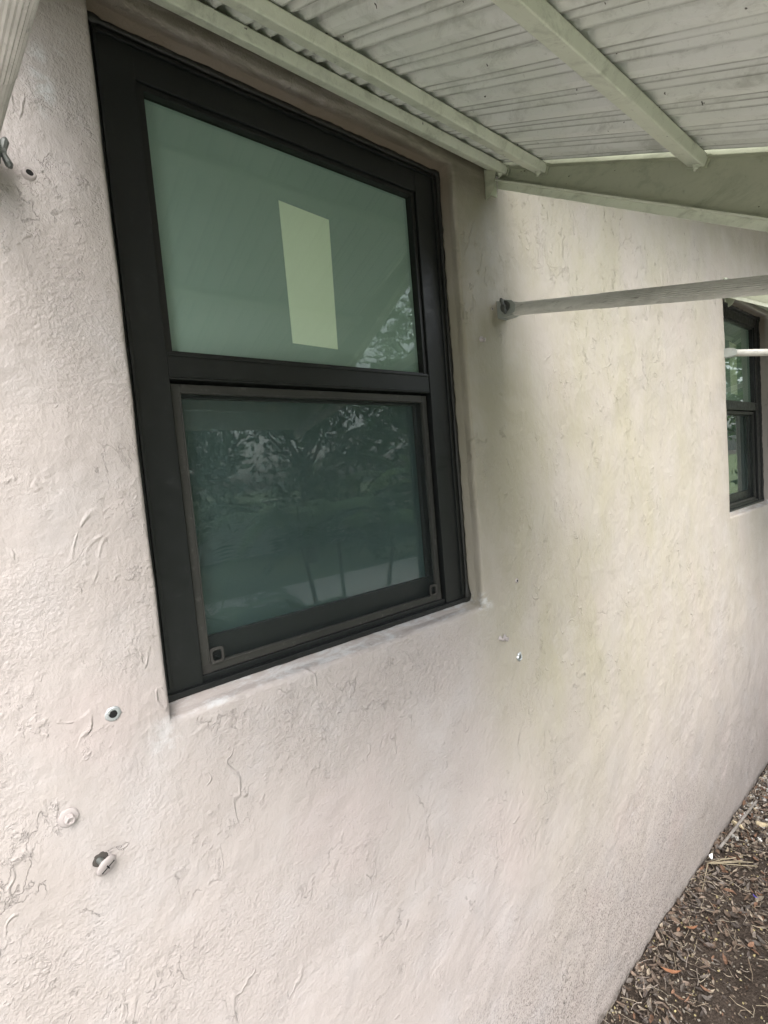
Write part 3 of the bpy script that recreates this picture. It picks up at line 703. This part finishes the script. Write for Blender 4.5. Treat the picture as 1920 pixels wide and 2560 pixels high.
# single pieces one can point at
def place(name, mb, mat, label, cat, **k):
    xs_ = [v[0] for v in mb.v]; ys_ = [v[1] for v in mb.v]; zs_ = [v[2] for v in mb.v]
    c = Vector((sum(xs_) / len(xs_), sum(ys_) / len(ys_), min(zs_))); mb.v = [tuple(Vector(v) - c) for v in mb.v]
    o = mb.build(name, M[mat], None, **k); o.location = c; tag(o, label, cat); return o
m_ = MB(); m_.path([(2.82, -.045, gz(2.82, -.04) + .03), (3.0, -.055, gz(3, -.05) + .035), (3.2, -.062, gz(3.2, -.05) + .035), (3.42, -.07, gz(3.42, -.07) + .04)], .0075, 8)
place('stick', m_, 'twig', 'long straight grey stick lying along the foot of the wall', 'stick')
m_ = MB()
for k in range(7):
    a = R(-8 - k * 7); p = [Vector((2.66, -.035, gz(2.66, -.04) + .035))]
    for q in range(4): p.append(p[-1] + Vector((math.cos(a) * (.03 + .006 * k) * (1 if k else -1.6), math.sin(a) * .06, rnd.gauss(-.003, .004)))); p[-1].y = min(p[-1].y, -.012)
    m_.path(p, .0022, 5)
place('palm_straw', m_, 'straw', 'splayed dry straw strands of a palm tip against the wall', 'palm straw')
m_ = MB(); leaf(m_, 2.70, -.035, gz(2.7, -.03) + .05, .075, .022, None, .2, .2, .6, .4); m_.c = []
place('paint_flake', m_, 'whitechip', 'bright white flake lying against the wall above the straw', 'flake')
for x, y, L, yw, lb in ((1.90, -.13, .085, -.9, 'large orange dead leaf lying on dark soil nearest the bottom of the photo'), (2.18, -.12, .06, -.6, 'orange brown dead leaf in the middle of the dark soil strip')):
    m_ = MB(); leaf(m_, x, y, gz(x, y) + .024, L, L * .36, None, yw, .1, -.3, .5); m_.c = []
    place('dead_leaf', m_, 'orangeleaf', lb, 'leaf')['group'] = 'orange dead leaves on the soil'
for x, y, r, mt, lb in ((3.72, -.10, .055, 'stone', 'large white grey rock at the foot of the wall at the right edge'), (3.13, -.045, .03, 'ystone', 'yellowish stone against the wall beside the grey stick'), (3.25, -.14, .033, 'ystone', 'flat yellowish stone lying right of the grey stick')):
    m_ = MB(); pebble(m_, x, y, gz(x, y) + r * .55, r, None, rnd); m_.c = []
    place('stone', m_, mt, lb, 'stone', bevel=.004)
m_ = MB(); leaf(m_, 2.60, -.27, gz(2.6, -.27) + .024, .04, .012, None, 1.0, .3, .2, .6); m_.c = []
place('plastic_scrap', m_, 'bluechip', 'tiny blue plastic scrap among the leaves', 'plastic scrap')

# ------------------------------------------------------------------ garden (seen reflected in the glass)
def frond(mb, p0, yaw, L, rise, droop, n=40):
    d = Vector((math.cos(yaw), math.sin(yaw), 0)); sd_ = Vector((-d.y, d.x, 0)); prev = None
    for i in range(n + 1):
        t = i / n; p = Vector(p0) + d * L * t * (1 - .18 * t) + Vector((0, 0, L * (rise * t - droop * t * t)))
        if prev: mb.tube(prev, p, .009 * (1.1 - t), 5)
        if t > .12:
            ll = L * .34 * math.sin(math.pi * min(1, t * .85 + .12)) + .05
            for s_ in (-1, 1):
                dirv = (sd_ * s_ + d * .75 + Vector((0, 0, .25 - .2 * t))).normalized(); wv = d.cross(dirv).cross(dirv).normalized() * .020
                m1 = p + dirv * ll * .5; e_ = p + dirv * ll + Vector((0, 0, -.2 * ll))
                mb.add([p, m1 + wv, e_, m1 - wv], [(0, 1, 2, 3)])
        prev = p
def palm(x, y, H, nf, L, label, seed):
    rn = random.Random(seed); root = empty('palm', (x, y, GZ), label=label, cat='palm', group='palms in the garden opposite')
    for k in range(3):
        tr = MB(); bx, by = .16 * math.cos(k * 2.1 + seed), .16 * math.sin(k * 2.1 + seed); tx, ty, hh = bx * 3, by * 3, H * rn.uniform(.75, 1)
        for q in range(10):
            a_, b_ = q / 10, (q + 1) / 10; tr.tube((bx + (tx - bx) * a_, by + (ty - by) * a_, hh * a_), (bx + (tx - bx) * b_, by + (ty - by) * b_, hh * b_), .030 - .012 * a_, 10, r1=.029 - .012 * b_)
        tr.build('stem', M['bark'], root)
        for j in range(nf):
            f_ = MB(); frond(f_, (tx, ty, hh), 2 * math.pi * (j + rn.random() * .6) / nf + k, L * rn.uniform(.8, 1.1), rn.uniform(.5, 1.1), rn.uniform(.6, 1.1)); f_.build('frond', M['frond'], root)
    return root
palm(2.5, -2.7, 2.1, 8, 1.3, 'clumping palm with arching fronds opposite the window', 1)
palm(1.9, -3.4, .9, 6, 1.2, 'smaller clumping palm on the lawn left of the larger palms', 2)
palm(4.1, -2.9, 2.7, 7, 1.5, 'taller clumping palm farther along the house', 3)
palm(6.2, -3.4, 2.2, 6, 1.5, 'clumping palm opposite the farther window', 4)

def crown_mesh(name, rx, rz, n, size, seed, mat):
    rn = random.Random(seed); mb = MB(); cl = [(Vector((rn.gauss(0, .45), rn.gauss(0, .45), rn.gauss(0, .4))), rn.uniform(.28, .5)) for _ in range(16)]
    for i in range(n):
        c, rr = rn.choice(cl); d = Vector((rn.gauss(0, 1), rn.gauss(0, 1), rn.gauss(0, 1))).normalized() * rr * rn.uniform(.6, 1.05); p = c + d; p = Vector((p.x * rx, p.y * rx, p.z * rz))
        s_ = size * rn.uniform(.6, 1.3); a = rot3((s_, 0, 0), rn.uniform(0, 6), rn.gauss(0, .6), 0); b_ = rot3((0, s_ * .45, 0), rn.uniform(0, 6), rn.gauss(0, .6), rn.gauss(0, .6))
        mb.add([p - a, p + b_, p + a, p - b_], [(0, 1, 2, 3)])
    me = mb.build(name, mat)
    return me
spots = [(-7, -9, 1.0, 0), (-3.2, -10.5, 1.15, 1), (-.2, -10.5, 1.15, 0), (3.0, -11.0, 1.1, 1), (10.8, -8.5, 1.25, 0), (14.5, -6, 1.2, 1), (7.2, -11.0, .95, 0), (19, -3.5, 1.3, 0)]
labs = ['broad tree at the far left of the garden', 'light leaved tree behind the lawn left of centre', 'dark tree behind the smaller palm', 'light leaved tree behind the clumping palms', 'broad dark tree to the right of the sky gap', 'light leaved tree at the right end of the lawn', 'dark tree low beside the sky gap', 'dark tree farthest along the house side']
protos = []
for k in range(2):
    cr = crown_mesh('crown', 2.6, 2.4, 5200, .13, 20 + k, M['leaf1'] if k == 0 else M['leaf2']); tr = MB()
    for q in range(8): tr.tube((.05 * math.sin(q), 0, q * .42), (.05 * math.sin(q + 1), 0, q * .42 + .42), .19 - .012 * q, 10, r1=.178 - .012 * q)
    for q in range(6): a = q * 1.05; tr.tube((0, 0, 2.4 + q * .15), (1.3 * math.cos(a), 1.3 * math.sin(a), 3.9 + q * .2), .07, 7, r1=.02)
    protos.append((cr, tr.build('trunk', M['bark'])))
for i, (x, y, s_, k) in enumerate(spots):
    e = empty('tree', (x, y, GZ), label=labs[i], cat='tree', group='trees beyond the lawn'); e.scale = (s_, s_, s_); e.rotation_euler[2] = i * 1.3
    for q in range(2):
        src = protos[k][q]; o = src.copy(); col.objects.link(o); o.parent = e; o.location = (0, 0, 3.6 if q == 0 else 0)
for pr in protos:
    for o in pr: bpy.data.objects.remove(o)
nb = empty('garden_wall', (0, -14, GZ), label='low pale garden wall behind the trees', cat='wall')
m_ = MB(); m_.box(-20, 25, -.1, .1, 0, 1.7); m_.build('wall_panel', M['nextwall'], nb)
m_ = MB(); m_.box(-20.05, 25.05, -.14, .14, 1.7, 1.78); m_.build('coping', M['nextwall'], nb, bevel=.01)
